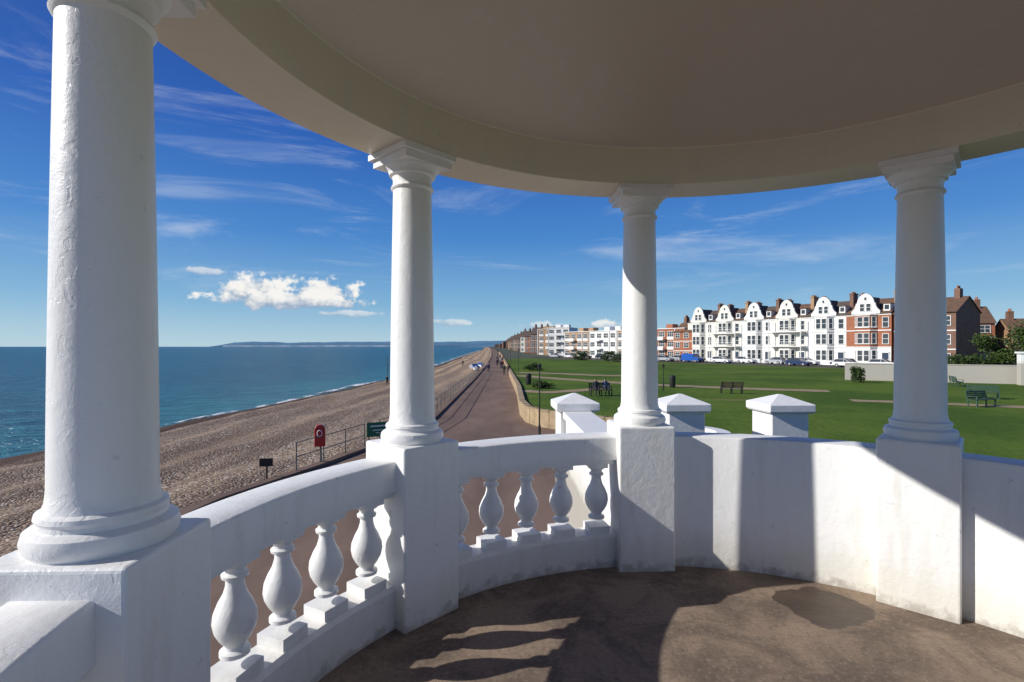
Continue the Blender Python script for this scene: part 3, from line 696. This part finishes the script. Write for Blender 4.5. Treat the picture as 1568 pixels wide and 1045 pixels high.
for (dx,s_) in ((-.4,(.05,.05,.06)),(.35,(.10,.12,.18))):
    X,Y=P(6.6,34); person(X+dx*math.cos(.2),Y+dx*math.sin(.2)-.02,ZL+.01,.2,s_,(.04,.04,.05),True)
X,Y=P(22,80); person(X,Y,ZL,1,(.05,.05,.06),(.1,.1,.14)); X,Y=P(16,66); person(X,Y,ZL,2,(.4,.4,.42),(.04,.05,.1))
# ---------------------------------------------------------------- sun, sky
az=math.radians(10.0); el=math.radians(28)
sd=Vector((-math.cos(el)*math.cos(az),-math.cos(el)*math.sin(az),math.sin(el)))
L=bpy.data.lights.new('sun','SUN'); L.energy=5.0; L.angle=math.radians(.5); L.color=(1,.96,.90)
lo=bpy.data.objects.new('sun',L); sc.collection.objects.link(lo); lo.rotation_euler=sd.to_track_quat('Z','Y').to_euler(); lo.location=(-30,-5,20)
w=bpy.data.worlds.new('World'); sc.world=w; w.use_nodes=True; t=w.node_tree; n=N(t)
w.cycles.sampling_method='MANUAL'; w.cycles.sample_map_resolution=256
ST=.11
bg=t.nodes['Background']; bg.inputs['Strength'].default_value=ST
sky=n.new('ShaderNodeTexSky'); sky.sky_type='NISHITA'; sky.sun_disc=False; sky.sun_elevation=el
sky.sun_rotation=math.atan2(sd.x,sd.y); sky.altitude=0; sky.air_density=1.0; sky.dust_density=.2; sky.ozone_density=1.5
tc=n.new('ShaderNodeTexCoord'); d=tc.outputs['Generated']; sp=n.new('ShaderNodeSeparateXYZ'); n.link(d,sp.inputs[0])
A=n.math('ARCTAN2',sp.outputs[0],sp.outputs[1]); Ev=n.math('ARCSINE',sp.outputs[2])
cr=n.new('ShaderNodeValToRGB'); n.link(n.math('DIVIDE',Ev,math.pi/2),cr.inputs[0]); els=cr.color_ramp.elements
def L3(c): return tuple(((v/255+.055)/1.055)**2.4 for v in c)
stops=[(0,(172,208,228)),(.05,(118,174,216)),(.13,(58,130,206)),(.24,(20,88,182)),(.38,(8,60,146)),(.6,(8,42,108)),(1,(8,36,92))]
els[0].position=0; els[1].position=1
for i,(p_,c_) in enumerate(stops):
    x=els[0] if i==0 else (els[-1] if p_==1 else els.new(p_)); x.color=(*L3(c_),1)
gr=n.new('ShaderNodeVectorMath',operation='SCALE'); n.link(cr.outputs[0],gr.inputs[0]); gr.inputs['Scale'].default_value=1/ST
skc=n.mix(.85,sky.outputs[0],gr.outputs[0])
cv=n.new('ShaderNodeCombineXYZ'); n.link(A,cv.inputs[0]); n.link(Ev,cv.inputs[1])
col=skc
ci=n.noise(n.mapping(cv.outputs[0],(1.2,8,1),(0,0,.16),(.55,.2,0)),1.9,7,.64,.8)
band=n.math('MULTIPLY',n.ramp(Ev,.03,.12),n.ramp(Ev,.62,.30))
cif=n.math('MULTIPLY',n.math('MULTIPLY',n.ramp(ci,.50,.78),band),.42)
col=n.mix(cif,col,(6.6,7.2,7.8))
nz=n.noise(n.mapping(cv.outputs[0],(1,1.25,1)),30,7,.62)
nzc=n.math('SUBTRACT',nz,.5)
def cloud(a0,e0,wa,we):
    dx=n.math('DIVIDE',n.math('SUBTRACT',A,a0),wa); dy=n.math('DIVIDE',n.math('SUBTRACT',Ev,e0),we)
    dy=n.math('MULTIPLY',dy,n.math('ADD',1.0,n.math('MULTIPLY',n.math('LESS_THAN',dy,0.0),.8)))
    r=n.math('SQRT',n.math('ADD',n.math('MULTIPLY',dx,dx),n.math('MULTIPLY',dy,dy)))
    f=n.math('ADD',n.math('SUBTRACT',1.0,r),n.math('MULTIPLY',nzc,2.6))
    return n.ramp(f,-.05,.36),dy
for (a0,e0,wa,we,op) in ((-.460,.092,.062,.038,1),(-.350,.090,.066,.040,1),(-.395,.080,.135,.024,1),(-.535,.125,.03,.008,.5),(-.115,.045,.038,.010,.5),(.066,.038,.05,.012,.5),(.19,.040,.035,.012,.8),(-.30,.060,.07,.009,.5),(.60,.045,.08,.006,.3)):
    f,dy=cloud(a0,e0,wa,we)
    sh=n.ramp(n.math('ADD',dy,n.math('MULTIPLY',nzc,4.5)),-.85,.8)
    cc=n.mix(sh,(3.0,3.9,5.2),(8.4,8.3,8.0))
    col=n.mix(n.math('MULTIPLY',f,op),col,cc)
n.link(col,bg.inputs['Color'])
cam=bpy.data.cameras.new('camera'); co_=bpy.data.objects.new('camera',cam); sc.collection.objects.link(co_)
cam.sensor_width=36; cam.lens=783/1568*36; cam.shift_x=7/1568; cam.shift_y=8.5/1568
cam.clip_start=.05; cam.clip_end=60000
co_.location=(0,0,EYE); co_.rotation_euler=(math.pi/2,0,0); sc.camera=co_
sc.view_settings.view_transform='Standard'; sc.view_settings.look='None'; sc.view_settings.exposure=0
